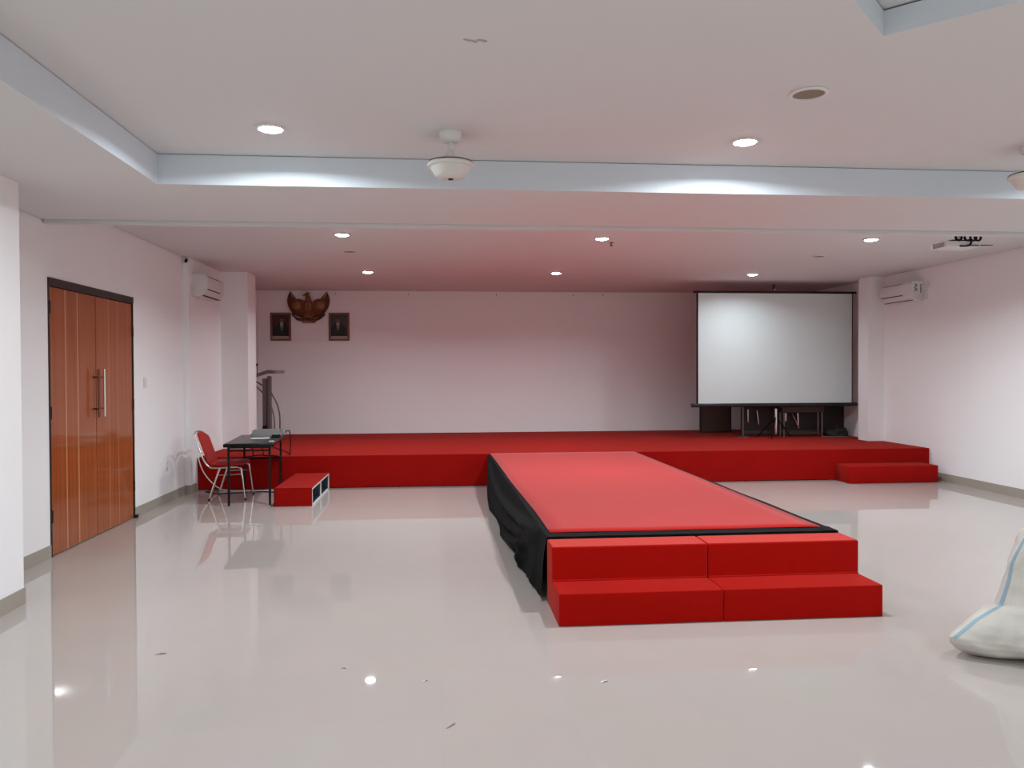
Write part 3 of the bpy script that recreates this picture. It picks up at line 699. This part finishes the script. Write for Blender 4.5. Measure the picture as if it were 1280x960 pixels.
# small things on the walls
def plate(x, y, z, label, name, cat, face):
    r = thing(name, label, cat, (x, y, z))
    MB().box(0, .009, -.04, .04, -.06, .06, .003, 2).build('plate', 'plastic', r, True)
    if face == 'switch':
        for dy in (-.017, .017): MB().box(.009, .013, dy - .013, dy + .013, -.028, .028, .002, 1).build('rocker', 'plastic', r)
    else:
        MB().lathe([(0, 0), (.024, 0), (.024, .004), (.02, .004), (.02, .002), (0, .002)], n=20).build('socket', 'plastic', r, True).matrix_local = Matrix.Translation((.009, 0, 0)) @ Matrix.Rotation(PI / 2, 4, 'Y')
plate(XL, 9.31, 1.49, 'white light switch plate right of the double door', 'light_switch', 'switch', 'switch')
plate(XL, 9.98, .46, 'white wall socket low on the left wall near the stage', 'wall_socket', 'socket', 'socket')
cm = thing('wall_sensor', 'small black sensor at the top of the left wall', 'sensor', (-3.345, 10.69, 3.07))
MB().box(-.03, .03, -.03, 0, -.03, .03, .006, 2).build('bracket', 'plastic', cm, True)
MB().tube([(.01, -.03, -.012), (.03, -.06, .012)], .018, 10).build('sensor_head', 'black', cm, True)
# ceiling blemish
stn = MB()
for k in range(5):
    a = [(.163 + (k - 2) * .022 + (.012 + .006 * (k % 2)) * math.cos(i * PI / 5), 3.62 + .01 * (k % 3) + .011 * math.sin(i * PI / 5)) for i in range(10)]
    stn.prism(a, ZC - .0012 - .0002 * k, ZC - .0002, 'z')
tag(stn.build('ceiling_scuff', 'stain'), 'small brownish scuff on the front ceiling above the fan', 'stain')
for k, (x, lab) in enumerate(((-1.95, 'nearest the right portrait'), (-.6, 'second from the emblem'), (1.05, 'just left of its middle'), (2.53, 'just right of its middle'), (3.1, 'nearest the projection screen'))):
    r = tag(MB().tube([(x, YB, 3.055), (x, YB - .03, 3.055), (x, YB - .035, 3.075)], .006, 6).build('wall_hook', 'dark_slot', None, True), 'small dark hook high on the back wall, ' + lab, 'hook', 'hooks along the top of the back wall')

# ------------------------------------------------------------------ woven sack at the right edge
sk = thing('woven_sack', 'white woven plastic sack with a blue edge stripe on the floor at right', 'sack', (3.35, 4.12, 0))
prof = [(0.0, 2.93, 3.72, .10), (.02, 2.87, 3.76, .20), (.05, 2.815, 3.80, .26), (.085, 2.782, 3.83, .28), (.12, 2.777, 3.84, .29), (.17, 2.838, 3.84, .30), (.225, 2.905, 3.84, .30), (.27, 2.985, 3.82, .29), (.305, 3.052, 3.80, .28),
        (.40, 3.085, 3.77, .27), (.48, 3.11, 3.73, .25), (.56, 3.125, 3.69, .23), (.62, 3.155, 3.65, .21), (.70, 3.20, 3.58, .18), (.77, 3.26, 3.52, .14), (.82, 3.33, 3.45, .08), (.835, 3.38, 3.40, .02)]
def sackpt(u, v):
    f = v * (len(prof) - 1); i = min(int(f), len(prof) - 2); t = f - i
    z, a, b_, h = [prof[i][k] * (1 - t) + prof[i + 1][k] * t for k in range(4)]
    z *= .93; a += .042; b_ += .042
    th = 2 * PI * u
    c = (1 - math.cos(th)) / 2                          # 0 at the left seam, 1 right
    x = a + (b_ - a) * c
    y = math.copysign(1, math.sin(th)) * h * min(1, (c / .45)) ** .75 * (math.sin(math.acos(max(-1, min(1, 2 * max(c, .5) - 1)))) ** .8)
    p = Vector((x, 4.12 + y * -1, z))
    w = min(1, c / .15)
    d = .034 * noise.noise(p * 5.0) + .022 * noise.noise(p * 13.0) + .006 * abs(noise.noise(Vector((p.x * 9 + p.z * 14, p.y * 20, p.z * 6))))
    p.y -= d * w * (1 if y > 0 else -1); p.z = max(.0, p.z + .5 * d * w * (z > .05))
    return p - Vector((3.35, 4.12, 0))
bm = MB(); bm.grid(sackpt, 96, 90); bmesh.ops.remove_doubles(bm.bm, verts=bm.bm.verts[:], dist=.0005)
bm.build('bag', 'sack', sk, True)
st_ = MB(); n = 60
def edge(v, off, lift):
    q = sackpt(off, v); return q + Vector((0, -lift, 0))
rows = [[st_.bm.verts.new(edge(.245 + .66 * i / n, u_, .0025)) for u_ in (.026, .036, .046)] for i in range(n + 1)]
for i in range(n):
    for k in range(2): st_.bm.faces.new((rows[i][k], rows[i + 1][k], rows[i + 1][k + 1], rows[i][k + 1]))
st_.build('edge_stripe', 'sack_blue', sk, True)

# litter on the floor
for x, y, sx, sy, rz, lab in ((.828, 3.961, .022, .008, .5, 'white paper scrap on the floor before the middle of the steps'), (-.089, 4.063, .012, .006, .4, 'tiny pale scrap on the floor left of the steps'),
                              (-1.596, 4.60, .03, .005, .2, 'thin pale scrap on the floor in the left foreground'), (-.53, 4.28, .018, .004, -.2, 'thin sliver of litter on the floor near the bright reflection'), (.035, 3.53, .03, .004, .9, 'thin twig-like scrap on the floor nearest the viewer')):
    b_ = MB().grid(lambda u, v: Vector(((u - .5) * 2 * sx, (v - .5) * 2 * sy, .002 + .006 * math.sin(u * 3) * (1 - v) + .002 * noise.noise(Vector((u * 5, v * 5, x))))), 6, 3)
    o = b_.build('paper_scrap', 'paper' if sx < .023 else 'stain', None, True, thick=.001)
    o.location = (x, y, 0); o.rotation_euler = (0, 0, rz); tag(o, lab, 'litter')
